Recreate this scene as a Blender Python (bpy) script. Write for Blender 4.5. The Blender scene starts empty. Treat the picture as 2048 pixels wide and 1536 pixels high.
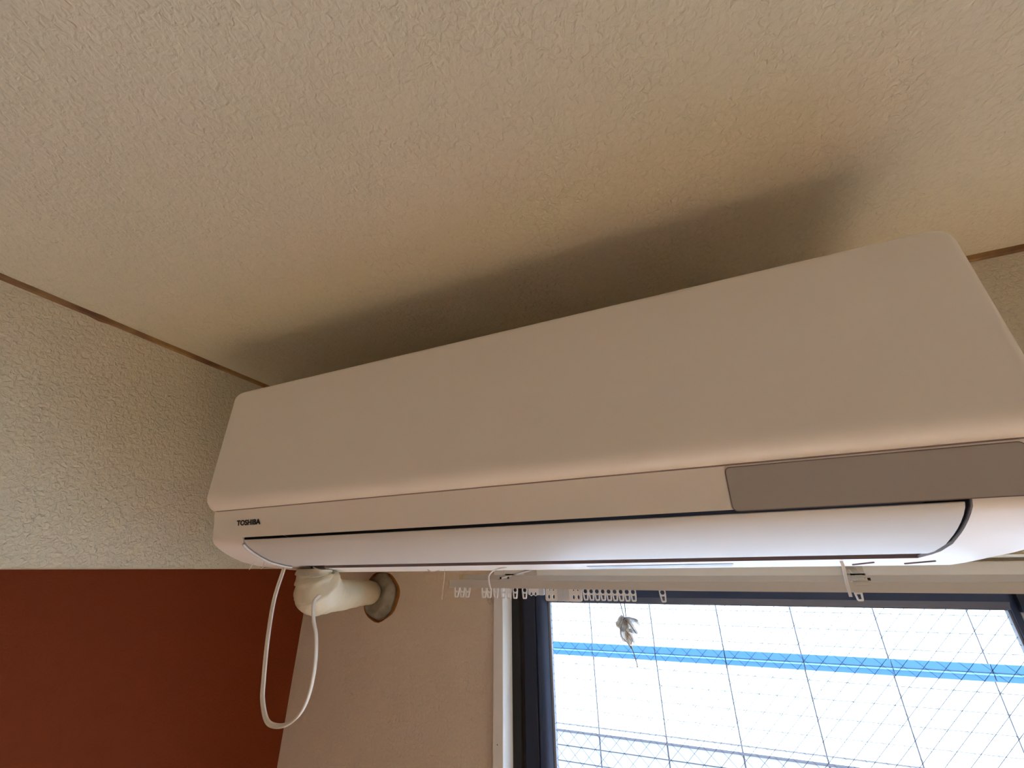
import bpy, bmesh, math, random
from mathutils import Vector, Matrix, noise

random.seed(7)
scene = bpy.context.scene
C = scene.collection
ZC = 2.10                                   # camera height above the floor

# ------------------------------------------------------------------ camera
R = ((0.92027626, -0.16990217, -0.35245547),
     (0.39111626, 0.37427235, 0.84080216),
     (-0.01093978, -0.91162133, 0.41088546))   # columns: right, down, forward
cam_data = bpy.data.cameras.new('camera')
cam_data.sensor_width = 36.0
cam_data.lens = 826.0 / 2048.0 * 36.0
cam_data.clip_start = 0.01
cam_data.clip_end = 200
cam = bpy.data.objects.new('camera', cam_data)
cam.matrix_world = Matrix(((R[0][0], -R[0][1], -R[0][2], 0.0),
                           (R[1][0], -R[1][1], -R[1][2], 0.0),
                           (R[2][0], -R[2][1], -R[2][2], ZC),
                           (0, 0, 0, 1)))
C.objects.link(cam)
scene.camera = cam

# ------------------------------------------------------------------ sky, sun, exposure
world = bpy.data.worlds.new('sky')
scene.world = world
world.use_nodes = True
wn = world.node_tree
sky = wn.nodes.new('ShaderNodeTexSky')
sky.sky_type = 'NISHITA'
sky.sun_disc = False
sky.sun_elevation = math.radians(63)
sky.sun_rotation = math.radians(-24)
sky.air_density = 1.0
sky.dust_density = 2.0
wn.links.new(sky.outputs[0], wn.nodes['Background'].inputs[0])
wn.nodes['Background'].inputs[1].default_value = 1.0

sun_data = bpy.data.lights.new('sun', 'SUN')
sun_data.energy = 9.0
sun_data.angle = math.radians(0.6)
sun_data.color = (1.0, 0.965, 0.91)
sun = bpy.data.objects.new('sun', sun_data)
sun.rotation_euler = (math.radians(-27), 0, math.radians(24))   # high sun in front of the window, its patch falls on the floor below
sun.location = (0, 6, 9)
C.objects.link(sun)

vs = scene.view_settings
vs.view_transform = 'Standard'
vs.look = 'None'
vs.gamma = 1.0
vs.use_curve_mapping = False
vs.exposure = 1.64
scene.cycles.max_bounces = 14
scene.cycles.diffuse_bounces = 10
scene.cycles.transparent_max_bounces = 16
scene.cycles.sample_clamp_indirect = 0
scene.cycles.use_denoising = True
scene.cycles.caustics_reflective = False

# ------------------------------------------------------------------ materials
def mat(name, col, rough=0.5, metal=0.0, spec=0.5):
    m = bpy.data.materials.new(name)
    m.use_nodes = True
    b = m.node_tree.nodes['Principled BSDF']
    b.inputs['Base Color'].default_value = (*col, 1)
    b.inputs['Roughness'].default_value = rough
    b.inputs['Metallic'].default_value = metal
    b.inputs['Specular IOR Level'].default_value = spec
    return m

def add_bump(m, scale, strength, dist=0.001, detail=3.0, distortion=0.3, stretch=(1, 1, 1), rough=0.5):
    nt = m.node_tree
    tc = nt.nodes.new('ShaderNodeTexCoord')
    mp = nt.nodes.new('ShaderNodeMapping')
    mp.inputs['Scale'].default_value = stretch
    n = nt.nodes.new('ShaderNodeTexNoise')
    n.inputs['Scale'].default_value = scale
    n.inputs['Detail'].default_value = detail
    n.inputs['Roughness'].default_value = rough
    n.inputs['Distortion'].default_value = distortion
    b = nt.nodes.new('ShaderNodeBump')
    b.inputs['Strength'].default_value = strength
    b.inputs['Distance'].default_value = dist
    nt.links.new(tc.outputs['Object'], mp.inputs[0])
    nt.links.new(mp.outputs[0], n.inputs['Vector'])
    nt.links.new(n.outputs['Fac'], b.inputs['Height'])
    nt.links.new(b.outputs[0], nt.nodes['Principled BSDF'].inputs['Normal'])
    return n

def add_mottle(m, col_a, col_b, scale, detail=4.0):
    nt = m.node_tree
    tc = nt.nodes.new('ShaderNodeTexCoord')
    n = nt.nodes.new('ShaderNodeTexNoise')
    n.inputs['Scale'].default_value = scale
    n.inputs['Detail'].default_value = detail
    r = nt.nodes.new('ShaderNodeValToRGB')
    r.color_ramp.elements[0].position = 0.35
    r.color_ramp.elements[1].position = 0.65
    r.color_ramp.elements[0].color = (*col_a, 1)
    r.color_ramp.elements[1].color = (*col_b, 1)
    nt.links.new(tc.outputs['Object'], n.inputs['Vector'])
    nt.links.new(n.outputs['Fac'], r.inputs[0])
    nt.links.new(r.outputs[0], nt.nodes['Principled BSDF'].inputs['Base Color'])

M = {}
M['paper'] = mat('embossed_cream_wallpaper', (0.61, 0.56, 0.42), 0.7, spec=0.25)
add_mottle(M['paper'], (0.605, 0.562, 0.415), (0.62, 0.558, 0.428), 7)
add_bump(M['paper'], 200, 1.0, 0.0026, 2.0, 0.7)
M['paper_wall'] = mat('fine_cream_wallpaper', (0.71, 0.61, 0.49), 0.7, spec=0.3)
add_bump(M['paper_wall'], 240, 0.9, 0.0018, 2.0, 0.5)
M['paper_room'] = mat('plain_pale_wall', (0.85, 0.77, 0.66), 0.8)
M['red'] = mat('brick_red_wall', (0.165, 0.031, 0.007), 0.75, spec=0.15)
add_bump(M['red'], 240, 0.7, 0.0015, 2.5, 0.5)
M['floor'] = mat('pale_wood_floor', (0.55, 0.42, 0.29), 0.5)
add_mottle(M['floor'], (0.52, 0.39, 0.27), (0.58, 0.45, 0.31), 3)
M['brown'] = mat('brown_edge_strip', (0.16, 0.075, 0.02), 0.6)
add_mottle(M['brown'], (0.27, 0.15, 0.045), (0.10, 0.035, 0.010), 22)
M['ac'] = mat('white_plastic', (0.86, 0.80, 0.72), 0.42, spec=0.45)
M['ac_vane'] = mat('darkened_white_plastic', (0.60, 0.56, 0.50), 0.45, spec=0.45)  # same white plastic as the body, colour darkened against strong light from below
M['ac_dark'] = mat('dark_duct_interior', (0.05, 0.035, 0.035), 0.6)
M['ac_gap'] = mat('mauve_grey_plastic', (0.20, 0.155, 0.15), 0.5)
M['ac_rim'] = mat('mauve_outlet_rim', (0.34, 0.27, 0.26), 0.5)
M['ac_grey'] = mat('warm_grey_display_film', (0.43, 0.39, 0.35), 0.5, spec=0.4)
M['black'] = mat('black_print', (0.012, 0.008, 0.008), 0.5)
M['sticker'] = mat('pale_blue_grey_sticker', (0.48, 0.52, 0.56), 0.4)
M['white_paint'] = mat('white_painted_wood', (0.84, 0.83, 0.80), 0.5)
M['navy'] = mat('dark_navy_aluminium', (0.012, 0.020, 0.040), 0.42)
M['navy2'] = mat('navy_sash_aluminium', (0.030, 0.050, 0.105), 0.42)
M['black_rubber'] = mat('black_rubber', (0.008, 0.007, 0.007), 0.7)
M['brown_rubber'] = mat('brown_channel', (0.05, 0.032, 0.026), 0.6)
M['grey_rubber'] = mat('grey_glazing_bead', (0.30, 0.31, 0.33), 0.6)
M['silver'] = mat('pale_silver_aluminium', (0.55, 0.60, 0.66), 0.35, 0.4)
M['rail'] = mat('grey_beige_rail', (0.60, 0.55, 0.50), 0.45)
M['rail_white'] = mat('white_runner_plastic', (0.88, 0.87, 0.84), 0.35)
M['yellow_cap'] = mat('yellowed_cap_plastic', (0.62, 0.54, 0.34), 0.45)
M['putty'] = mat('grey_green_putty', (0.20, 0.185, 0.14), 0.7)
add_bump(M['putty'], 60, 0.8, 0.004, 4)
add_mottle(M['putty'], (0.22, 0.205, 0.15), (0.36, 0.33, 0.26), 45)
M['board'] = mat('orange_brown_board', (0.48, 0.20, 0.045), 0.8)
M['tape'] = mat('ivory_vinyl_tape', (0.64, 0.57, 0.41), 0.4)
add_bump(M['tape'], 70, 0.35, 0.003, 3)
M['cord'] = mat('pale_flat_cord', (0.80, 0.75, 0.66), 0.4)
M['thread'] = mat('pale_thread', (0.75, 0.68, 0.56), 0.6)
M['wire'] = mat('steel_mesh_wire', (0.03, 0.03, 0.04), 0.8, 0.0, 0.1)
M['clad'] = mat('white_cladding', (0.88, 0.88, 0.86), 0.7)
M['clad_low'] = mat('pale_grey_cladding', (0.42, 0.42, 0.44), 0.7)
M['joint'] = mat('grey_joint', (0.10, 0.09, 0.095), 0.8)
M['blue'] = mat('blue_painted_steel', (0.032, 0.130, 0.26), 0.5)
M['blue_highlight'] = mat('sunlit_blue_highlight', (0.16, 0.42, 0.52), 0.45)  # sun highlight on the ledge, put into the colour
M['asphalt'] = mat('pale_concrete_ground', (0.42, 0.41, 0.39), 0.9)
M['outer'] = mat('outer_render', (0.6, 0.58, 0.55), 0.8)

def glass_mat():
    m = bpy.data.materials.new('window_glass')
    m.use_nodes = True
    nt = m.node_tree
    nt.nodes.clear()
    o = nt.nodes.new('ShaderNodeOutputMaterial')
    mix = nt.nodes.new('ShaderNodeMixShader')
    tr = nt.nodes.new('ShaderNodeBsdfTransparent')
    gl = nt.nodes.new('ShaderNodeBsdfGlossy')
    lw = nt.nodes.new('ShaderNodeLayerWeight')
    pw = nt.nodes.new('ShaderNodeMath')
    pw.operation = 'POWER'
    pw.inputs[1].default_value = 5.0
    fr = nt.nodes.new('ShaderNodeMath')
    fr.operation = 'MULTIPLY_ADD'
    fr.inputs[1].default_value = 0.5
    fr.inputs[2].default_value = 0.035
    nt.links.new(lw.outputs['Facing'], pw.inputs[0])
    nt.links.new(pw.outputs[0], fr.inputs[0])
    tr.inputs[0].default_value = (0.97, 0.98, 0.98, 1)
    gl.inputs['Roughness'].default_value = 0.02
    nt.links.new(fr.outputs[0], mix.inputs[0])
    nt.links.new(tr.outputs[0], mix.inputs[1])
    nt.links.new(gl.outputs[0], mix.inputs[2])
    nt.links.new(mix.outputs[0], o.inputs[0])
    return m
M['glass'] = glass_mat()

def papery(name, col, trans=0.5):
    m = bpy.data.materials.new(name)
    m.use_nodes = True
    nt = m.node_tree
    nt.nodes.clear()
    o = nt.nodes.new('ShaderNodeOutputMaterial')
    mix = nt.nodes.new('ShaderNodeMixShader')
    d = nt.nodes.new('ShaderNodeBsdfDiffuse')
    t = nt.nodes.new('ShaderNodeBsdfTranslucent')
    tc = nt.nodes.new('ShaderNodeTexCoord')
    n = nt.nodes.new('ShaderNodeTexNoise')
    n.inputs['Scale'].default_value = 220
    n.inputs['Detail'].default_value = 4
    r = nt.nodes.new('ShaderNodeValToRGB')
    r.color_ramp.elements[0].position = 0.35
    r.color_ramp.elements[1].position = 0.7
    r.color_ramp.elements[0].color = (col[0] * 0.7, col[1] * 0.66, col[2] * 0.62, 1)
    r.color_ramp.elements[1].color = (*col, 1)
    nt.links.new(tc.outputs['Object'], n.inputs['Vector'])
    nt.links.new(n.outputs['Fac'], r.inputs[0])
    nt.links.new(r.outputs[0], d.inputs[0])
    nt.links.new(r.outputs[0], t.inputs[0])
    mix.inputs[0].default_value = trans
    nt.links.new(d.outputs[0], mix.inputs[1])
    nt.links.new(t.outputs[0], mix.inputs[2])
    nt.links.new(mix.outputs[0], o.inputs[0])
    return m
M['petal'] = papery('dried_petal', (0.95, 0.88, 0.78), 0.8)
M['calyx'] = papery('dried_calyx', (0.75, 0.76, 0.77), 0.6)
M['stem'] = mat('dried_stem', (0.30, 0.25, 0.22), 0.8)
M['plastic_clear'] = mat('milky_magnet_plastic', (0.66, 0.68, 0.72), 0.3)
M['string'] = mat('dark_string', (0.06, 0.05, 0.05), 0.8)

# ------------------------------------------------------------------ helpers
def link(name, me, material=None, parent=None, smooth=False, angle=None):
    o = bpy.data.objects.new(name, me)
    if material is not None:
        me.materials.append(material)
    C.objects.link(o)
    if parent is not None:
        o.parent = parent
    if smooth:
        for p in me.polygons:
            p.use_smooth = True
        if angle is not None:
            me.set_sharp_from_angle(angle=math.radians(angle))
    return o

def mesh(name, verts, faces):
    me = bpy.data.meshes.new(name)
    me.from_pydata([tuple(v) for v in verts], [], faces)
    bm = bmesh.new()
    bm.from_mesh(me)
    bmesh.ops.recalc_face_normals(bm, faces=bm.faces)
    bm.to_mesh(me)
    bm.free()
    return me

BOXF = [(0, 1, 3, 2), (4, 6, 7, 5), (0, 4, 5, 1), (2, 3, 7, 6), (0, 2, 6, 4), (1, 5, 7, 3)]

class MB:
    def __init__(self):
        self.v = []
        self.f = []
    def add(self, v, f):
        b = len(self.v)
        self.v += [Vector(p) for p in v]
        self.f += [tuple(i + b for i in q) for q in f]
        return self
    def box(self, x0, x1, y0, y1, z0, z1):        # z relative to the camera's height
        return self.add([(x, y, z + ZC) for x in (x0, x1) for y in (y0, y1) for z in (z0, z1)], BOXF)
    def bar(self, a, b, w, h=None, up=Vector((0, 1, 0))):
        a, b = Vector(a), Vector(b)
        h = w if h is None else h
        d = (b - a).normalized()
        s = d.cross(up)
        if s.length < 1e-4:
            s = d.cross(Vector((1, 0, 0)))
        s.normalize()
        t = s.cross(d).normalized()
        return self.add([p + s * i * w / 2 + t * j * h / 2 + Vector((0, 0, ZC)) for p in (a, b) for i in (-1, 1) for j in (-1, 1)], BOXF)
    def tube(self, pts, rad, n=10, cap=True, squash=None):
        pts = [Vector(p) + Vector((0, 0, ZC)) for p in pts]
        rings = []
        nrm = None
        for i, p in enumerate(pts):
            d = (pts[min(i + 1, len(pts) - 1)] - pts[max(i - 1, 0)]).normalized()
            if nrm is None:
                nrm = d.orthogonal().normalized()
            nrm = (nrm - d * nrm.dot(d)).normalized()
            bt = d.cross(nrm)
            ring = []
            for k in range(n):
                a = 2 * math.pi * k / n
                r = rad(i / (len(pts) - 1), a) if callable(rad) else rad
                ring.append(p + (nrm * math.cos(a) + bt * math.sin(a)) * r)
            rings.append(ring)
        v = [q for r in rings for q in r]
        f = []
        for i in range(len(pts) - 1):
            for k in range(n):
                f.append((i * n + k, i * n + (k + 1) % n, (i + 1) * n + (k + 1) % n, (i + 1) * n + k))
        if cap:
            f.append(tuple(range(n))[::-1])
            f.append(tuple((len(pts) - 1) * n + k for k in range(n)))
        return self.add(v, f)
    def prism(self, prof, x0, x1):                # prof: (y, z) polygon, extruded along X
        n = len(prof)
        v = [(x, y, z + ZC) for x in (x0, x1) for (y, z) in prof]
        f = [(i, (i + 1) % n, n + (i + 1) % n, n + i) for i in range(n)]
        f += [tuple(range(n))[::-1], tuple(range(n, 2 * n))]
        return self.add(v, f)
    def build(self, name, material=None, parent=None, smooth=False, angle=None):
        return link(name, mesh(name, self.v, self.f), material, parent, smooth, angle)

def spline(pts, n=8):
    pts = [Vector(p) for p in pts]
    out = []
    for i in range(len(pts) - 1):
        p0 = pts[max(i - 1, 0)]; p1 = pts[i]; p2 = pts[i + 1]; p3 = pts[min(i + 2, len(pts) - 1)]
        for k in range(n):
            t = k / n
            out.append(0.5 * ((2 * p1) + (p2 - p0) * t + (2 * p0 - 5 * p1 + 4 * p2 - p3) * t * t + (3 * p1 - p0 - 3 * p2 + p3) * t ** 3))
    out.append(pts[-1])
    return out

def shape2d(name, outlines, depth, bevel=0.0):
    """closed outlines in a flat plane (holes included) -> solid mesh of the given half depth"""
    cu = bpy.data.curves.new(name, 'CURVE')
    cu.dimensions = '2D'
    cu.fill_mode = 'BOTH'
    cu.extrude = depth
    cu.bevel_depth = bevel
    cu.bevel_resolution = 1
    for ol in outlines:
        s = cu.splines.new('POLY')
        s.points.add(len(ol) - 1)
        for p, q in zip(s.points, ol):
            p.co = (q[0], q[1], 0, 1)
        s.use_cyclic_u = True
    o = bpy.data.objects.new(name, cu)
    C.objects.link(o)
    dg = bpy.context.evaluated_depsgraph_get()
    me = bpy.data.meshes.new_from_object(o.evaluated_get(dg))
    me.name = name
    bpy.data.objects.remove(o)
    bpy.data.curves.remove(cu)
    return me

def rrect(x0, x1, y0, y1, r, n=5):
    out = []
    for cx, cy, a0 in ((x1 - r, y1 - r, 0), (x0 + r, y1 - r, 90), (x0 + r, y0 + r, 180), (x1 - r, y0 + r, 270)):
        for k in range(n + 1):
            a = math.radians(a0 + 90 * k / n)
            out.append((cx + r * math.cos(a), cy + r * math.sin(a)))
    return out

def circle(cx, cy, r, n=14, ry=None):
    ry = r if ry is None else ry
    return [(cx + r * math.cos(2 * math.pi * k / n), cy + ry * math.sin(2 * math.pi * k / n)) for k in range(n)]

def empty(name, loc=(0, 0, 0)):
    o = bpy.data.objects.new(name, None)
    o.empty_display_size = 0.05
    C.objects.link(o)
    return o

def tag(o, label, cat=None, group=None, kind=None):
    o['label'] = label
    if cat:
        o['category'] = cat
    if group:
        o['group'] = group
    if kind:
        o['kind'] = kind
    return o

def bevel(o, w, seg=3, angle=40):
    b = o.modifiers.new('bevel', 'BEVEL')
    b.width = w
    b.segments = seg
    b.limit_method = 'ANGLE'
    b.angle_limit = math.radians(angle)
    return o

# ------------------------------------------------------------------ the room shell
XL_UP, XL = -0.7125, -0.85        # cream upper wall face, red wall face
YB_UP, YB = 0.56, 0.794           # beam face over the window, window wall face
ZB, ZT = 0.0081, 0.3274           # underside of beam and upper wall, ceiling
XR, YF = 1.95, -1.95                # right wall, wall behind the camera
ZF = -ZC
YO = 0.96                         # outside of the window wall

tag(MB().box(XL - .1, XR + .1, YF - .1, YO, ZF - .1, ZF).build('floor', M['floor']), 'pale wooden floor of the room', 'floor', kind='structure')
tag(MB().box(XL - .1, XR + .1, YF - .1, YO, ZT, ZT + .12).build('ceiling', M['paper']), 'ceiling in embossed cream wallpaper above the air conditioner', 'ceiling', kind='structure')
tag(MB().box(XL - .1, XL, YF, YB, ZF, ZB).build('wall_left', M['red']), 'brick red wall on the left, below the cream upper wall', 'wall', kind='structure')
tag(MB().box(XL - .1, XL_UP, YF, YB_UP, ZB, ZT).build('wall_left_upper', M['paper']), 'cream embossed upper wall on the left, ending above the red wall', 'wall', kind='structure')
tag(MB().box(XL - .1, XR + .1, YB_UP, YO, ZB, ZT).build('wall_back_upper', M['paper']), 'cream papered beam above the window that carries the air conditioner', 'wall', kind='structure')
tag(MB().box(XR, XR + .1, YF, YB, ZF, ZT).build('wall_right', M['paper_room']), 'pale right wall of the room, outside the picture', 'wall', kind='structure')
tag(MB().box(XL - .1, XR + .1, YF - .1, YF, ZF, ZT).build('wall_front', M['paper_room']), 'pale wall of the room behind the camera', 'wall', kind='structure')

# window wall with window opening and the round pipe hole
WX0, WX1, WZ0, WZ1 = -0.372, 1.105, -2.00, 0.004
HX, HZ, HR = -0.640, -0.047, 0.0475
wb = MB()
wb.box(WX1, XR + .1, YB, YO, ZF, ZB)
wb.box(WX0, WX1, YB, YO, ZF, WZ0)
wb.box(WX0, WX1, YB, YO, WZ1, ZB)
q = 0.054
wb.box(XL - .1, HX - q, YB, YO, ZF, ZB)
wb.box(HX + q, WX0, YB, YO, ZF, ZB)
wb.box(HX - q, HX + q, YB, YO, ZF, HZ - q)
n = 32
sq, ci, cb = [], [], []
for k in range(n):
    a = 2 * math.pi * k / n
    c, s = math.cos(a), math.sin(a)
    m_ = max(abs(c), abs(s))
    sq.append((HX + c / m_ * q, YB, HZ + min(s / m_ * q, ZB - HZ) + ZC))
    rr = HR * (1 + 0.03 * math.sin(3 * a + 1) + 0.02 * math.sin(7 * a))
    ci.append((HX + c * rr, YB, HZ + s * rr + ZC))
wb.add(sq + ci, [(k, (k + 1) % n, n + (k + 1) % n, n + k) for k in range(n)])
wall_back = tag(wb.build('wall_back', M['paper_wall']), 'beige papered window wall below the beam, with the pipe hole', 'wall', kind='structure')
hs = MB()
cb = [(p[0], YB + 0.013, p[2]) for p in ci]
c2 = [(HX + (p[0] - HX) * 0.97, YO, HZ + ZC + (p[2] - HZ - ZC) * 0.97) for p in ci]
hs.add(ci + c2, [(k, (k + 1) % n, n + (k + 1) % n, n + k) for k in range(n)])
hs.add([(HX, YB + .009, HZ + ZC)] + [(p[0], YB + .009, p[2]) for p in ci], [(0, 1 + k, 1 + (k + 1) % n) for k in range(n)])
o = hs.build('hole_sleeve', M['board'], wall_back)
o['label'] = 'orange brown board edge inside the round pipe hole'

# brown strips where ceiling and walls meet
def strip(name, a, b, off, lab, bumps):
    a, b = Vector(a), Vector(b)
    d = (b - a)
    L = d.length
    d.normalize()
    side = Vector(off)
    N = int(L / 0.012)
    v, f = [], []
    for i in range(N + 1):
        s = L * i / N
        w = 0.0050 + 0.0010 * noise.noise(Vector((s * 14, 3.1, 0))) + 0.0005 * noise.noise(Vector((s * 60, 1.1, 0)))
        h = 0.0062 + 0.0012 * noise.noise(Vector((s * 11, 7.7, 0)))
        for bs, bw in bumps:
            w += bw * math.exp(-((s - bs) / 0.006) ** 2)
            h += bw * math.exp(-((s - bs) / 0.006) ** 2)
        p = a + d * s + Vector((0, 0, ZC))
        v += [p, p + side * w, p + side * w * 0.6 - Vector((0, 0, h * 0.7)), p - Vector((0, 0, h))]
    for i in range(N):
        for k in range(4):
            f.append((i * 4 + k, i * 4 + (k + 1) % 4, i * 4 + 4 + (k + 1) % 4, i * 4 + 4 + k))
    f += [(0, 1, 2, 3), tuple(N * 4 + k for k in range(4))]
    return tag(link(name, mesh(name, v, f), M['brown']), lab, 'trim', kind='structure')
strip('trim_1', (XL_UP, YF, ZT), (XL_UP, YB_UP, ZT), (1, 0, 0), 'thin dark brown strip between ceiling and left upper wall', [(2.177, 0.0022)])
strip('trim_2', (XL_UP, YB_UP, ZT), (XR, YB_UP, ZT), (0, -1, 0), 'thin dark brown strip between ceiling and beam beside the air conditioner', [])

# ------------------------------------------------------------------ window
win = tag(empty('window_1'), 'navy framed sliding window with wired glass and white casing', 'window', kind='structure')
CY0, CY1 = 0.785, 0.828
cx0, cx1 = -0.3718, -0.3525
czt, czb = 0.004, -0.016
for nm, bx in (('casing_side', (cx0, cx1, CY0, CY1, WZ0 - .02, czt)), ('casing_side', (1.085, 1.105, CY0, CY1, WZ0 - .02, czt)),
               ('casing_head', (cx1, 1.085, CY0, CY1, czb, czt)), ('casing_sill', (cx1, 1.085, CY0 - .02, CY1, WZ0 - .02, WZ0))):
    bevel(MB().box(*bx).build(nm, M['white_paint'], win), 0.0012, 2)
# two tiny nails in the casing
o = MB().tube([(-0.363, CY0 - .0004, -0.262), (-0.363, CY0 + .002, -0.262)], 0.0008, 8).build('nail', M['black'], win)
FY0, FY1 = 0.826, 0.93
fb = 0.0
# outer frame: stepped jamb profile (black slot, brown channel, navy flange)
MB().box(-0.3725, -0.3365, FY0, FY1, WZ0, czb + .01).build('frame_jamb', M['black_rubber'], win)
MB().box(-0.3365, -0.3330, FY0 + .010, FY1, WZ0, czb + .01).build('frame_channel', M['brown_rubber'], win)
MB().box(1.065, 1.105, FY0, FY1, WZ0, czb + .01).build('frame_jamb', M['navy'], win)
MB().box(-0.3330, 1.065, FY0, FY1, -0.022, czb + .012).build('frame_head', M['navy'], win)
MB().box(-0.3330, 1.065, FY0, FY1, WZ0, WZ0 + .03).build('frame_sill', M['navy'], win)

def sash(x0, x1, gx0, gx1, y, wired):
    gz1, gz0 = -0.0570, WZ0 + 0.075
    y0, y1 = y - .017, y + .017
    # left stile: a flat navy part and a rounded paler part beside the glass
    st = MB().prism([(0, 0)] * 0 or [(y0, gz0 - .04), (y1, gz0 - .04), (y1, -0.024), (y0, -0.024)], x0, x0 + (gx0 - x0) * 0.50)
    bevel(st.build('sash_stile', M['navy'], win), .002, 2)
    xm = x0 + (gx0 - x0) * 0.50
    m = MB()
    nn = 8
    prof = [(xm, y1), (xm, y0 + .003)]
    for k in range(nn + 1):
        t = k / nn
        prof.append((xm + (gx0 - .0035 - xm) * t, y0 + .003 - .004 * math.sin(math.pi * min(1, t * 1.25)) + .010 * max(0, t - .5) ** 2 * 4))
    prof.append((gx0 - .0035, y1))
    N = len(prof)
    v = [(p[0], p[1], z + ZC) for z in (gz0 - .04, -0.024) for p in prof]
    f = [(i, (i + 1) % N, N + (i + 1) % N, N + i) for i in range(N)] + [tuple(range(N))[::-1], tuple(range(N, 2 * N))]
    m.add(v, f)
    m.build('sash_stile', M['navy2'], win, True, 35)
    MB().box(gx0 - .0035, gx0, y - .004, y + .004, gz0, gz1).build('glazing_bead', M['grey_rubber'], win)
    # top rail, sloping slightly outward below
    tr = MB().prism([(y0, -0.024), (y0, -0.046), (y0 + .006, gz1 + .002), (y1, gz1 + .002), (y1, -0.024)], gx0 - .0035, gx1)
    tr.build('sash_rail', M['navy2'], win)
    MB().box(gx0, gx1, y - .004, y + .004, gz1, gz1 + .002).build('glazing_bead', M['grey_rubber'], win)
    MB().box(gx0 - .0035, gx1, y0, y1, gz0 - .04, gz0).build('sash_rail', M['navy2'], win)
    # meeting stile on the right
    MB().box(gx1, gx1 + .0025, y - .004, y + .004, gz0, gz1).build('glazing_bead', M['grey_rubber'], win)
    MB().prism([(y - .008, gz0 - .04), (y + .006, gz0 - .04), (y + .006, -0.024), (y - .008, -0.024)], gx1 + .0025, gx1 + .0095).build('sash_stile', M['navy2'], win)
    bevel(MB().box(gx1 + .0095, x1, y - .009, y + .012, gz0 - .04, -0.058).build('stile_cover', M['silver'], win), .002, 2)
    MB().box(gx1 + .0095, x1, y0, y1, -0.058, -0.024).build('stile_cap', M['navy'], win)
    pane = MB().box(gx0 - .002, gx1 + .002, y - .003, y + .003, gz0 - .002, gz1 + .001).build('pane', M['glass'], win)
    if wired:
        w = MB()
        P, H2 = 0.0236, 0.0236
        W_, H_ = gx1 - gx0, gz1 - gz0
        cxm, czm = gx0, gz1
        for sgn in (1, -1):
            # lines z = sgn * (H2/P) * x + k*H2 clipped to the pane
            k0 = -int((W_ + H_) / P) - 3
            for k in range(k0, -k0 + 1):
                ox = -0.2624 + (0.0118 if sgn < 0 else 0) + k * P
                oz = -0.1286 + (0.0118 if sgn < 0 else 0)
                ts = []
                # param: point = (ox + t, oz + sgn*t)
                t0 = max(gx0 - ox, (gz0 - oz) if sgn > 0 else (oz - gz1))
                t1 = min(gx1 - ox, (gz1 - oz) if sgn > 0 else (oz - gz0))
                if t1 - t0 > .002:
                    w.bar((ox + t0, y, oz + sgn * t0), (ox + t1, y, oz + sgn * t1), 0.00050, 0.00020)
        o = w.build('wire_mesh', M['wire'], pane)
        o['kind'] = 'stuff'
        o['label'] = 'diagonal steel wire mesh inside the glass'
sash(-0.3330, 0.4070, -0.2820, 0.3680, 0.850, True)
sash(0.3960, 1.0650, 0.4400, 1.0200, 0.893, True)

# ------------------------------------------------------------------ neighbouring building
BY = 5.0
bld = tag(empty('neighbouring_building'), 'white panelled building with a blue band seen through the window', 'building')
PX, PZ = 0.628, 0.1308
X0 = -1.218
Z0 = -0.380
k0, k1 = -5, 9
rows_up, rows_dn = 6, 12
zlow = -1.473
MB().box(X0 + PX * -12, X0 + PX * 18, BY + .012, BY + 4, -5.2, 2.6).build('wall', M['joint'], bld)
def panel_mesh(w, h, d):
    me = bpy.data.meshes.new('panel')
    b = .004
    v = [(x, y, z) for (x, z) in ((0, 0), (w, 0), (w, h), (0, h)) for y in (d,)]
    v += [(x, 0, z) for (x, z) in ((b, b), (w - b, b), (w - b, h - b), (b, h - b))]
    me.from_pydata(v, [], [(4, 5, 6, 7), (0, 1, 5, 4), (1, 2, 6, 5), (2, 3, 7, 6), (3, 0, 4, 7)])
    me.update()
    return me
gx, gz = 0.009, 0.003
pm = panel_mesh(PX - gx, PZ - gz, .014)
pm.materials.append(M['clad'])
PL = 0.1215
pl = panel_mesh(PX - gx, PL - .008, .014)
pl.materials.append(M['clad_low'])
zband0, zband1 = -0.824, -0.709
pf = panel_mesh(PX - gx, 0.042, .014)
pf.materials.append(M['clad'])
for k in range(k0, k1):
    cells = [(pm, Z0 - PZ * (j + 1) + gz / 2) for j in range(-5, 8)] + [(pf, -1.4695)] + [(pl, zlow - PL * (j + 1) + .004) for j in range(7)]
    for me, z in cells:
        o = bpy.data.objects.new('panel', me)
        C.objects.link(o)
        o.parent = bld
        o.location = (X0 + PX * k + gx / 2, BY - .002, z + ZC)
# the rest of the facade beyond the panels in view
m = MB()
for (a0, a1, z0_, z1_) in ((X0 + PX * -12, X0 + PX * k0, -5.2, 2.6), (X0 + PX * k1, X0 + PX * 18, -5.2, 2.6),
                           (X0 + PX * k0, X0 + PX * k1, Z0 + PZ * 5, 2.6), (X0 + PX * k0, X0 + PX * k1, -5.2, zlow - PL * 7)):
    m.box(a0, a1, BY, BY + .011, z0_, z1_ - .005)
m.build('plain_cladding', M['clad'], bld)
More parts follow.
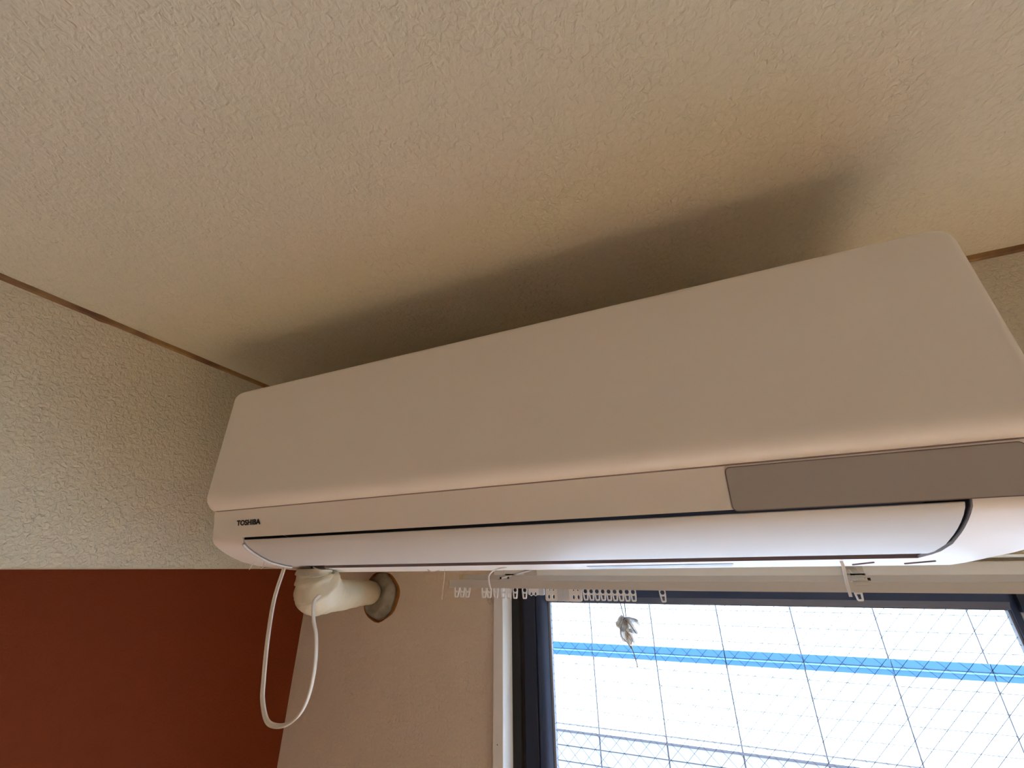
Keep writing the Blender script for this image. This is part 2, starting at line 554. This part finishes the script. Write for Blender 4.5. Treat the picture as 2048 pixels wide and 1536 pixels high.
# blue band: two painted strips, with gap shade and the ledge's sun highlight coloured in between
xa, xb = X0 + PX * k0, X0 + PX * k1
for k in range(k0, k1):
    s0, s1 = X0 + PX * k + gx / 2, X0 + PX * (k + 1) - gx / 2
    MB().box(s0, s1, BY - .020, BY - .003, -0.764, zband1).build('blue_band', M['blue'], bld)
    MB().box(s0, s1, BY - .020, BY - .003, zband0, -0.782).build('blue_band', M['blue'], bld)
    MB().box(s0, s1, BY - .012, BY - .003, -0.7725, -0.764).build('band_gap_shade', M['navy2'], bld)
    MB().box(s0, s1, BY - .028, BY - .003, -0.782, -0.7725).build('band_highlight', M['blue_highlight'], bld)
# thin ledges low on the facade
MB().box(xa, xb, BY - .010, BY - .002, -1.4175, -1.4145).build('ledge', M['joint'], bld)
MB().box(xa, xb, BY - .020, BY - .002, -1.480, -1.468).build('ledge', M['joint'], bld)
tag(MB().box(-12, 14, YO + .3, 30, -5.3, -5.2).build('ground', M['asphalt']), 'pale concrete ground outside, below the window', 'ground', kind='structure')

# ------------------------------------------------------------------ air conditioner
AXL, AXR = -0.581, 0.2183
ac = tag(empty('air_conditioner'), 'white wall-mounted air conditioner with grey display strip and closed vane', 'air conditioner')
FY = 0.350
low = [(.3665, .0735), (.3700, .058), (.3730, .0408), (.3765, .0350), (.3820, .0312), (.3890, .0272), (.3970, .0232), (.4056, .0196),
       (.4215, .0140), (.4428, .0097), (.460, .0078), (.487, .0056), (.53, .0018), (YB_UP, .0)]
back = [(YB_UP, .228), (.380, .228), (.368, .220), (.368, .0745)]
body = MB()
VX0, VX1 = -0.5235, 0.1695
body.prism(low + back, AXL + .0015, VX0)
body.prism(low + back, VX1, AXR - .0015)
mid = low[:3] + [(.3900, .0580), (.460, .040), (.4885, .020)] + [(.487, .0056)] + low[-2:] + back
body.prism(mid, VX0, VX1)
bo = body.build('body', M['ac'], ac, True, 30)
bo.data.materials.append(M['ac_dark'])
bo.data.materials.append(M['ac_rim'])
for p in bo.data.polygons:
    c = p.center - Vector((0, 0, ZC))
    if VX0 - .0001 < c.x < VX1 + .0001 and len(p.vertices) == 4 and .3736 < c.y < .4990 and c.z > .0100 and c.z < .0585:
        p.material_index = 2 if c.y > .480 else 1
# front panel
pp = [(.3655, .0748), (.3600, .0765), (.3555, .0798), (.3522, .0840), (.3505, .0890), (FY, .0950), (FY, .130), (FY, .180), (FY, .2385), (.400, .2385), (.400, .228), (.3675, .221), (.3675, .0748)]
rf, rt, rc = .0060, .0070, .0150
pp = [p for p in pp if p != (FY, .2385)]
ins = pp.index((FY, .180)) + 1
arc = [(FY + rt - rt * math.cos(math.radians(a_)), .2385 - rt + rt * math.sin(math.radians(a_))) for a_ in range(0, 91, 15)]
pp = pp[:ins] + arc + pp[ins:]
es = [rc * (1 - math.cos(math.radians(a_))) for a_ in range(0, 91, 9)]
xs_ = [AXL + e for e in es] + [AXR - e for e in es[::-1]]
v, f = [], []
Np = len(pp)
for i, x in enumerate(xs_):
    e = min(x - AXL, AXR - x)
    dy_ = rf - math.sqrt(max(0, rf * rf - max(0, rf - e) ** 2))
    dz_ = rc - math.sqrt(max(0, rc * rc - max(0, rc - e) ** 2))
    for (y, z) in pp:
        yy = y + dy_ * max(0.0, min(1.0, (.3660 - y) / .010)) if z < .2 else (y + dy_ * max(0.0, min(1.0, (.395 - y) / .030)))
        v.append((x, yy, z - dz_ * max(0.0, min(1.0, (z - .130) / .090)) + ZC))
for i in range(len(xs_) - 1):
    for k in range(Np):
        f.append((i * Np + k, i * Np + (k + 1) % Np, (i + 1) * Np + (k + 1) % Np, (i + 1) * Np + k))
f += [tuple(range(Np))[::-1], tuple((len(xs_) - 1) * Np + k for k in range(Np))]
fp = link('front_panel', mesh('front_panel', v, f), M['ac'], ac, True, 40)
# thin strip coloured as the shade in the groove under the panel
MB().box(AXL + .004, AXR - .004, .3668, .3690, .0737, .0748).build('panel_gap_shade', M['ac_rim'], ac)
# vane: curved plate closing the outlet
vp = [(.3740, .0376), (.3765, .0345), (.3820, .0304), (.3890, .0264), (.3970, .0225), (.4056, .0190), (.4215, .0136), (.4428, .0095), (.455, .0084)]
vin = []
for i, (y, z) in enumerate(vp):
    ta, tb = vp[max(i - 1, 0)], vp[min(i + 1, len(vp) - 1)]
    dy_, dz_ = tb[0] - ta[0], tb[1] - ta[1]
    l_ = math.hypot(dy_, dz_)
    vin.append((y - dz_ / l_ * .0011, z + dy_ / l_ * .0011))
vin = vin[::-1]
va = MB().prism(vp + vin, -0.5205, 0.1655).build('vane', M['ac_vane'], ac)
bevel(va, 0.0004, 2, 50)
for p in va.data.polygons:
    p.use_smooth = True
va.data.set_sharp_from_angle(angle=math.radians(50))
# second slat behind the vane's lower edge
MB().prism([(.4600, .0125), (.4868, .0105), (.4868, .0140), (.4600, .0160)], VX0 + .001, VX1 - .001).build('inner_vane', M['ac_gap'], ac)
# dark side walls of the outlet
lin = [(.3755, .0400), (.390, .0570), (.460, .0395), (.4875, .0195), (.486, .0080), (.460, .0100), (.4428, .0118), (.4215, .0158), (.4056, .0212), (.390, .0285), (.380, .0350)]
for xw in (VX0 + .0001, VX1 - .0007):
    MB().prism(lin, xw, xw + .0006).build('outlet_side', M['ac_dark'], ac)
# tube added for the highlight on the vane's bevelled left edge
lip = [(y - .0010, z - .0012) for (y, z) in vp[1:]]
lv = MB()
lv.tube([(VX0 + .0010, y, z) for (y, z) in spline([(VX0, y, z) for y, z in lip], 3) and [(q_.y, q_.z) for q_ in spline([(VX0, y, z) for y, z in lip], 3)]], 0.0016, 8)
lv.build('vane_end_highlight', M['ac_vane'], ac, True)
# display strip (grey film) and lettering lie on the sloping band under the panel
d2 = Vector((0, low[0][0] - low[2][0], low[0][1] - low[2][1])).normalized()
nrm = Vector((1, 0, 0)).cross(d2).normalized()
if nrm.y > 0:
    nrm = -nrm
def band_point(x, z):
    t = (z - low[2][1]) / (low[0][1] - low[2][1])
    y = low[2][0] + (low[0][0] - low[2][0]) * t
    return Vector((x, y, z + ZC))
def band_matrix(x, z, off):
    p = band_point(x, z) + nrm * off
    return Matrix(((1, d2.x, nrm.x, p.x), (0, d2.y, nrm.y, p.y), (0, d2.z, nrm.z, p.z), (0, 0, 0, 1)))
L = math.hypot(low[0][0] - low[2][0], low[0][1] - low[2][1])
me = shape2d('display_strip', [rrect(0, 0.1745, 0, 0.0325, .0035)], 0.0005)
o = link('display_strip', me, M['ac_grey'], ac)
o.matrix_local = band_matrix(0.0287, 0.0400, 0.0004)
o['label'] = 'warm grey display strip'
# rim round the strip
me = shape2d('strip_rim', [rrect(-.0007, 0.1752, -.0007, 0.0332, .004), rrect(0, 0.1745, 0, 0.0325, .0035)], 0.0004)
o = link('strip_rim', me, M['ac_gap'], ac)
o.matrix_local = band_matrix(0.0287, 0.0400, 0.0003)
# maker's lettering
def lettering(text, width, height, mtx, parent, material, label):
    cu = bpy.data.curves.new('lettering', 'FONT')
    cu.body = text
    cu.size = 1.0
    cu.offset = 0.018
    cu.extrude = 0.0
    cu.space_character = 1.02
    o = bpy.data.objects.new('lettering', cu)
    C.objects.link(o)
    me = bpy.data.meshes.new_from_object(o.evaluated_get(bpy.context.evaluated_depsgraph_get()))
    bpy.data.objects.remove(o)
    xs = [v.co.x for v in me.vertices]; ys = [v.co.y for v in me.vertices]
    sx = width / (max(xs) - min(xs)); sy = height / (max(ys) - min(ys))
    x0, y0 = min(xs), min(ys)
    for v in me.vertices:
        v.co = ((v.co.x - x0) * sx, (v.co.y - y0) * sy, 0)
    vs_ = [v.co.copy() for v in me.vertices]
    fs_ = [tuple(p.vertices) for p in me.polygons]
    b = MB()
    for k_, (ox, oy) in enumerate(((0, 0), (.00035, 0), (-.00035, 0), (0, .0002), (0, -.0002))):   # heavier strokes
        b.add([(p.x + ox, p.y + oy, .00002 * k_) for p in vs_], fs_)
    me = bpy.data.meshes.new('lettering')
    me.from_pydata([tuple(p) for p in b.v], [], b.f)
    o = link('lettering', me, material, parent)
    o.matrix_local = mtx
    o['label'] = label
    return o
lettering('TOSHIBA', 0.0415, 0.0063, band_matrix(-0.5340, 0.0550, 0.0006), ac, M['black'], 'small black capital lettering')
# underside sticker, rub marks and torn tape scraps
def under_z(y):
    for (a, b) in zip(low[:-1], low[1:]):
        if a[0] <= y <= b[0] and b[0] > a[0]:
            return a[1] + (b[1] - a[1]) * (y - a[0]) / (b[0] - a[0])
    return 0
st = MB()
ya, yb = .507, .545
st.add([(x, y, under_z(y) - .0005 + ZC) for (x, y) in ((-.125, ya + .006), (.028, ya), (.028, ya + .022), (-.125, yb))], [(0, 1, 2, 3)])
st.add([(x, y, under_z(y) - .0001 + ZC) for (x, y) in ((-.125, ya + .006), (.028, ya), (.028, ya + .022), (-.125, yb))], [(3, 2, 1, 0)])
o = st.build('sticker', M['sticker'], ac)
o['label'] = 'pale blue grey sticker under the casing'
for (x, dx, yy) in ((.133, .012, .512), (.172, .016, .508)):
    MB().bar((x, yy + .02, under_z(yy + .02) - .0005), (x + dx, yy, under_z(yy) - .0005), .0012, .0008).build('clip_notch', M['ac_gap'], ac)
def scrap(pts, w, name='tape_scrap', m_='ac', parent=ac):
    b = MB()
    P_ = spline(pts, 4)
    for i in range(len(P_) - 1):
        ww = w * (1 - .75 * i / len(P_))
        b.bar(P_[i], P_[i + 1], ww, .0003, up=Vector((0.3, 1, .2)))
    return b.build(name, M[m_], parent)
scrap([(-.552, .42, .0135), (-.5575, .42, .0095), (-.561, .422, .0065), (-.566, .424, .0045)], .0022)
scrap([(-.535, .42, .0135), (-.535, .42, .0085), (-.539, .421, .0055), (-.542, .421, .0065)], .0022)
scrap([(-.522, .43, .0115), (-.521, .43, .0080), (-.520, .43, .0055)], .0012)
scrap([(-.490, .46, .0070), (-.475, .455, .0040), (-.455, .45, .0030)], .0016, m_='cord')
scrap([(-.345, .52, .0020), (-.335, .515, -.0008), (-.320, .51, .0010)], .0016, m_='cord')

# ------------------------------------------------------------------ pipe, putty, cord
pipe = tag(empty('insulated_pipe'), 'ivory tape-wrapped pipe bending from under the air conditioner into the wall hole', 'pipe')
pth = spline([(-.519, .492, .0040), (-.519, .492, -.005), (-.518, .496, -.015), (-.522, .512, -.026), (-.538, .545, -.032), (-.563, .600, -.0345), (-.612, .690, -.037), (-.650, .760, -.039), (-.666, .7915, -.041)], 10)
def prad(t, a):
    r = .0240 - .0015 * t
    r += .0085 * math.exp(-((t - .33) / .11) ** 2)
    r += .0024 * ((t * 11 + a / (2 * math.pi)) % 1.0 - .5) * (1 if t < .5 else .35)
    r += .0010 * noise.noise(Vector((t * 20, math.cos(a) * 2, math.sin(a) * 2)))
    return r
MB().tube(pth, prad, 36).build('tape_wrap', M['tape'], pipe, True, 50)
pt = MB()
nr, nc = 8, 40
pcx, pcz, pr = -.6630, -.0415, .0195
vv, ff = [], []
for i in range(nr + 1):
    t = i / nr
    for k in range(nc):
        a = 2 * math.pi * k / nc
        r = .0445 * (1 + .07 * noise.noise(Vector((math.cos(a) * 1.6, math.sin(a) * 1.6, 2.2))))
        if math.cos(a) > .1:
            r *= 1 - .20 * (math.cos(a) - .1)
        ix, iz = pcx + pr * math.cos(a), pcz + pr * math.sin(a)
        ox_, oz_ = HX - .003 + r * math.cos(a), HZ + r * math.sin(a)
        x, z = ix + (ox_ - ix) * t, iz + (oz_ - iz) * t
        bul = .008 * (1 - t ** 2.5) * min(1, .15 + t * 2) + .004 * noise.noise(Vector((x * 70, z * 70, 5)))
        vv.append((x, YB + .004 - bul, z + ZC))
for k in range(nc):
    vv.append((vv[nr * nc + k][0], YB + .0085, vv[nr * nc + k][2]))
for k in range(nc):
    vv.append((vv[k][0], YB + .0085, vv[k][2]))
for i in range(nr + 2):
    for k in range(nc):
        j = (i + 1) % (nr + 3)
        ff.append((i * nc + k, i * nc + (k + 1) % nc, j * nc + (k + 1) % nc, j * nc + k))
for k in range(nc):
    ff.append(((nr + 2) * nc + k, (nr + 2) * nc + (k + 1) % nc, (k + 1) % nc, k))
pt.v = [Vector(p) for p in vv]
pt.f = ff
tag(pt.build('sealing_putty', M['putty'], None, True, 60), 'grey green putty packed round the pipe in the wall hole', 'putty')

cord = tag(empty('flat_cord'), 'pale flat twin cord hanging in a loop below the air conditioner', 'cord')
cp = spline([(-.5400, .458, .012), (-.5383, .455, .0037), (-.5450, .455, -.0334), (-.5423, .455, -.0799), (-.5353, .455, -.1228), (-.5303, .455, -.1430),
             (-.5173, .455, -.1616), (-.5000, .455, -.1657), (-.4787, .455, -.1608), (-.4625, .455, -.1471), (-.4549, .455, -.1247), (-.4545, .455, -.0971),
             (-.4601, .455, -.0711), (-.4682, .455, -.0550), (-.4748, .457, -.0354), (-.4800, .470, -.028)], 6)
# two round cores side by side, twisting near the bottom of the loop
def core(sg):
    pts = []
    N = len(cp)
    for i, p in enumerate(cp):
        d = (cp[min(i + 1, N - 1)] - cp[max(i - 1, 0)]).normalized()
        s_in = Vector((0, 1, 0)).cross(d).normalized()
        t = i / (N - 1)
        tw = .25 + 1.1 * (1 / (1 + math.exp(-(t - .47) * 22)))
        off = s_in * math.cos(tw) + Vector((0, -1, 0)) * math.sin(tw)
        pts.append(p + off * sg * .00135)
    return pts
for sg in (-1, 1):
    MB().tube(core(sg), .00150, 10).build('core', M['cord'], cord, True)
web = MB()
c1, c2_ = core(-1), core(1)
web.add([p + Vector((0, 0, ZC)) for p in c1] + [p + Vector((0, 0, ZC)) for p in c2_], [(i, i + 1, len(c1) + i + 1, len(c1) + i) for i in range(len(c1) - 1)])
o = web.build('web', M['cord'], cord)
so = o.modifiers.new('solid', 'SOLIDIFY')
so.thickness = .0008
so.offset = 0

# ------------------------------------------------------------------ curtain rails, brackets, runners
def rail_z(x):                       # underside of the front rail, sagging slightly
    if x < 0:
        return -.0288 + .0034 * (x / -.4)
    return -.0288 - .0006 * min(1, x / .3)
def rail(name, y0, w, h, dz, xa, xb, lab, sl=None):
    r = tag(empty(name), lab, 'curtain rail', 'double curtain rail over the window')
    xs = [xa + (xb - xa) * i / 24 for i in range(25)]
    t = .0013
    prof = [(0, 0), (0, h), (w, h), (w, 0), (w * .68, 0), (w * .68, t), (w - t, t), (w - t, h - t), (t, h - t), (t, t), (w * .32, t), (w * .32, 0)]
    N = len(prof)
    v, f = [], []
    for x in xs:
        for (py, pz) in prof:
            v.append((x, y0 + py, rail_z(x) + dz + pz + ZC))
    for i in range(len(xs) - 1):
        for k in range(N):
            f.append((i * N + k, i * N + (k + 1) % N, (i + 1) * N + (k + 1) % N, (i + 1) * N + k))
    f.append(tuple(range(N))[::-1])
    f.append(tuple((len(xs) - 1) * N + k for k in range(N)))
    o = link('channel', mesh('channel', v, f), M['rail'], r)
    # sliding telescopic sleeve and end caps
    zc = rail_z(xa) + dz
    cap = bevel(MB().box(xa - .0025, xa + .0005, y0 - .0004, y0 + w + .0004, zc - .0006, zc + h + .0006).build('end_cap', M['yellow_cap'], r), .0008, 2)
    zc = rail_z(xb) + dz
    bevel(MB().box(xb - .0005, xb + .0025, y0 - .0004, y0 + w + .0004, zc - .0006, zc + h + .0006).build('end_cap', M['yellow_cap'], r), .0008, 2)
    return r
RY = .674
RH = .0115
front = rail('curtain_rail', RY, .013, RH, 0, -.4010, 1.14, 'front curtain rail in grey beige carrying the white runners')
back_ = rail('curtain_rail', .716, .013, RH, .0068, -.3960, 1.14, 'rear curtain rail in grey beige, set higher behind the front rail')
MB().box(-.4070, -.3985, .7145, .7305, rail_z(-.4) + .0062, rail_z(-.4) + .0188).build('cap_block', M['yellow_cap'], back_)

def bracket(x, lab, cl=True):
    b = tag(empty('rail_bracket'), lab, 'bracket', 'brackets of the double curtain rail')
    z = rail_z(x) + RH
    arm = MB()
    arm.bar((x + .002, RY + .002, z + .0015), (x + .022, .786, z + .0145), .009, .0022, up=Vector((0, 0, 1)))
    bevel(arm.build('arm', M['rail'], b), .0006, 2)
    MB().box(x + .010, x + .034, .7815, .7849, z + .001, .0035).build('wall_plate', M['rail'], b)
    c = MB()
    c.box(x - .008, x + .0075, RY - .0012, RY - .0001, z - .0035, z + .0016)
    c.box(x - .008, x + .0075, RY - .0012, RY + .0125, z + .0002, z + .0018)
    bevel(c.build('clip', M['rail'], b), .0005, 2)
    c = MB()
    c.box(x + .001, x + .017, .7148, .7300, z + .0069, z + .0088)
    c.box(x + .001, x + .017, .7148, .7158, z + .0040, z + .0088)
    c.build('clip', M['rail'], b)
    for dx, yy in ((.0095, RY + .004), (.0115, RY + .030)):
        MB().tube([(x + dx, yy, z + .0015), (x + dx, yy, z + .0045)], .0016, 8).build('screw', M['black'], b)
    return b
bracket(-.3180, 'rail bracket near the left end of the curtain rails')
bracket(.1720, 'rail bracket on the curtain rails beside the straight white tie')

# rail slots: tiny dark seams on the rail tops
for (x, yy, dz) in ((-.135, .7155, .0148), (.02, .7155, .0150)):
    pass

def runner_mesh(hole=True):
    H = .0145
    out = [(-.0045, .002), (.0045, .002), (.0043, -.0045), (.0032, -H + .0012), (.0022, -H), (-.0022, -H), (-.0032, -H + .0012), (-.0043, -.0045)]
    hs_ = [circle(0, -.0020, .0030, 12), [(-.0021, -.0070), (.0021, -.0070), (.0015, -.0124), (-.0015, -.0124)]]
    return shape2d('hook_plate', [out] + hs_, .0008)
rm = runner_mesh()
rm.materials.append(M['rail_white'])
wheel_me = MB().tube([(0, -.004, -ZC), (0, .004, -ZC)], .0032, 10)
wheel = mesh('wheel', wheel_me.v, wheel_me.f)
wheel.materials.append(M['rail_white'])
neck_b = MB()
neck_b.box(-.0012, .0012, -.0012, .0012, .0005 - ZC * 0, .0055)
neck = mesh('neck', [p - Vector((0, 0, ZC)) for p in neck_b.v], neck_b.f)
neck.materials.append(M['rail_white'])
ords = ['first', 'second', 'third', 'fourth', 'fifth', 'sixth', 'seventh', 'eighth', 'ninth']
def runner(x, y, lab, tilt=0.0, yaw=0.0, low_=0.0, short=0.0):
    r = empty('curtain_runner')
    r.location = (x, y, rail_z(x) - .0006 - low_ + short + ZC)
    r.rotation_euler = (0, tilt, yaw)
    tag(r, lab, 'curtain runner', 'white curtain runners hanging in the front rail')
    for nm, me in (('hook_plate', rm), ('wheel', wheel), ('neck', neck)):
        o = bpy.data.objects.new(nm, me)
        C.objects.link(o)
        o.parent = r
        if nm == 'hook_plate':
            o.rotation_euler = (math.radians(90), 0, 0)
        elif nm == 'wheel':
            o.location = (0, 0, .0058)
    return r
YR = RY + .0065
for i, x in enumerate((-.3904, -.3802, -.3699)):
    runner(x, YR, f'{ords[i]} white runner of the trio at the left end of the front rail', .04, .15)
for i, x in enumerate((-.3395, -.3303, -.3185)):
    runner(x, YR, f'{ords[i]} white runner from the left in the cluster beside the curved white tie', -.02, .1)
for i, x in enumerate((-.3043, -.2946)):
    runner(x, YR, f'{ords[i]} of the two white runners in front of the white window casing', .03, .2)
runner(-.2841, YR, 'white runner just right of the white casing, against the black frame', 0, .05)
runner(-.2678, YR, 'lone white runner against the navy frame left of the magnet plates', 0, .05)
for i in range(9):
    x = -.1702 + (.0697) * i / 8
    runner(x, YR, f'{ords[i]} white runner from the left in the row of nine right of the magnet plates', -.04, random.uniform(-.1, .1))
runner(-.0600, YR, 'white runner hanging alone right of the row of nine', -.05, 0)
runner(.1667, YR, 'white runner beside the straight white tie, far right', -.03, 0, short=.0055)

def magnet(x0, flip, lab, y=YR, dz=0.0, name='magnet_runner', hgt=.0165):
    r = empty(name)
    w = .0285
    r.location = (x0, y, rail_z(x0) - .0006 + dz + ZC)
    tag(r, lab, 'curtain runner', 'magnetic end runners')
    holes = [circle(.0055, -.0105, .0019, 12, .0030), circle(.0130, -.0105, .0019, 12, .0030), circle(.0060, -.0012, .0012, 8), circle(.0128, -.0012, .0012, 8)]
    ol = rrect(0, .0205, -hgt, .0015, .003)
    def fx(p):
        return [((w - q_[0]) if flip else q_[0], q_[1]) for q_ in p][::(-1 if flip else 1)]
    me = shape2d('plate', [fx(ol)] + [fx(h) for h in holes], .0009)
    o = link('plate', me, M['rail_white'], r)
    o.rotation_euler = (math.radians(90), 0, 0)
    me = shape2d('magnet_block', [fx(rrect(.0195, w, -hgt, .0005, .0015))], .0021)
    o = link('magnet_block', me, M['plastic_clear'], r)
    o.rotation_euler = (math.radians(90), 0, 0)
    for xx in (.006, .0128):
        o = bpy.data.objects.new('neck', neck)
        C.objects.link(o)
        o.parent = r
        o.location = ((w - xx) if flip else xx, 0, .0002)
    return r
magnet(-.2330, False, 'left one of the two white magnet plates meeting on the front rail')
magnet(-.2040, True, 'right one of the two white magnet plates meeting on the front rail')
magnet(-.2780, False, 'white magnet plate on the rear rail, half hidden behind the front rail', .7225, .0008, 'magnet_runner', .0120)

# ------------------------------------------------------------------ ties, thread
def tie(pts, w, t, lab):
    b = MB()
    P_ = spline(pts, 6)
    for i in range(len(P_) - 1):
        b.bar(P_[i], P_[i + 1] + (P_[i + 1] - P_[i]) * .08, w, t)
    return tag(b.build('cable_tie', M['rail_white']), lab, 'cable tie', 'white ties under the air conditioner')
tie([(-.224, .512, .0034), (-.236, .512, .0020), (-.2435, .511, -.0010), (-.2480, .510, -.0060), (-.2475, .509, -.0120), (-.2450, .508, -.0195), (-.2435, .508, -.0225)], .0014, .0012, 'thin white tie curving down in front of the curtain rail')
tie([(.1185, .505, .0040), (.1195, .508, -.0020), (.1190, .510, -.0120), (.1186, .510, -.0255)], .0024, .0014, 'straight white tie sticking down beside the right rail bracket')
tag(MB().tube(spline([(-.3180, .520, .0030), (-.3186, .520, -.0100), (-.3200, .520, -.0240), (-.3206, .520, -.0337)], 4), lambda t, a: .00028 + (.0003 * math.exp(-((t - .93) / .05) ** 2)), 6).build('loose_thread', M['thread'], None, True), 'fine pale thread dangling from the air conditioner left of the rails', 'thread')

# ------------------------------------------------------------------ dried flower
fl = tag(empty('dried_flower'), 'small dried flower hanging on strings in front of the window', 'dried flower')
FYy = .700
def on(x, z, dy=0.0):
    return Vector((x, FYy + dy, z))
for (xa_, za_, xb_, zb_) in ((-.1245, -.0295, -.1200, -.0655), (-.1150, -.0295, -.1175, -.0640)):
    MB().tube([on(xa_, za_, -.012), on((xa_ + xb_) / 2, (za_ + zb_) / 2, -.005), on(xb_, zb_)], .0007, 6).build('string', M['string'], fl, True)
def petal(root, tip, width, curl, seed, material, name='petal', th=.00025):
    root, tip = Vector(root), Vector(tip)
    ax = tip - root
    Ln = ax.length
    ax.normalize()
    sd = ax.cross(Vector((0, 1, 0)))
    sd.normalize()
    up = sd.cross(ax)
    nu, nv = 10, 7
    v, f = [], []
    rg = random.Random(seed)
    for i in range(nu):
        t = i / (nu - 1)
        wv = width * (math.sin(math.pi * (t * .82 + .12)) ** .8)
        for j in range(nv):
            s = (j / (nv - 1) - .5) * 2
            cr = noise.noise(Vector((t * 3 + seed, s * 2.2, seed * .7)))
            p = root + ax * Ln * t + sd * s * wv / 2 * (1 + .25 * cr) + up * (curl * (1 - s * s) * math.sin(math.pi * t) + .0035 * cr + curl * .4 * math.sin(6 * s + seed))
            v.append(p + Vector((0, 0, ZC)))
    for i in range(nu - 1):
        for j in range(nv - 1):
            f.append((i * nv + j, i * nv + j + 1, (i + 1) * nv + j + 1, (i + 1) * nv + j))
    return link(name, mesh(name, v, f), material, fl, True)
top = on(-.1190, -.0655)
# upper calyx arching to the right, then the crumpled petals hanging down
petal(on(-.1205, -.0665), on(-.1010, -.0685), .0075, .003, 1, M['calyx'], 'leaf')
petal(on(-.1060, -.0660), on(-.0985, -.0745), .0045, .002, 2, M['petal'])
petal(on(-.1225, -.0620), on(-.1320, -.0770), .0065, .002, 3, M['petal'])
petal(on(-.1310, -.0700), on(-.1290, -.0785), .0060, .002, 4, M['petal'])
petal(on(-.1200, -.0640), on(-.1250, -.0830), .0140, .006, 5, M['calyx'], 'leaf')
petal(on(-.1190, -.0690, -.002), on(-.1230, -.0950, -.004), .0150, .006, 6, M['petal'])
petal(on(-.1170, -.0680, .002), on(-.1160, -.0990, .002), .0130, .005, 7, M['petal'])
petal(on(-.1160, -.0660, -.003), on(-.1035, -.0850, -.002), .0060, .003, 8, M['petal'])
petal(on(-.1170, -.0800), on(-.1045, -.0840), .0050, .002, 9, M['calyx'], 'leaf')
petal(on(-.1190, -.0830, -.002), on(-.1085, -.0960, 0), .0060, .003, 10, M['petal'])
petal(on(-.1200, -.0850), on(-.1130, -.1040, 0), .0070, .003, 11, M['petal'])
for k, pts in enumerate(([(-.120, -.066), (-.125, -.078), (-.1255, -.088), (-.1175, -.097), (-.1135, -.103)], [(-.118, -.068), (-.111, -.074), (-.104, -.085)], [(-.120, -.080), (-.113, -.088), (-.1095, -.096)])):
    MB().tube(spline([on(x, z, -.005) for x, z in pts], 4), .0005, 6).build('vein', M['stem'], fl, True)
MB().tube(spline([on(-.1150, -.1000), on(-.1125, -.1070), on(-.1105, -.1150), on(-.1090, -.1225), on(-.1090, -.1250)], 4), lambda t, a: .00065 + .0013 * max(0, t - .88) / .12, 8).build('stem', M['stem'], fl, True)
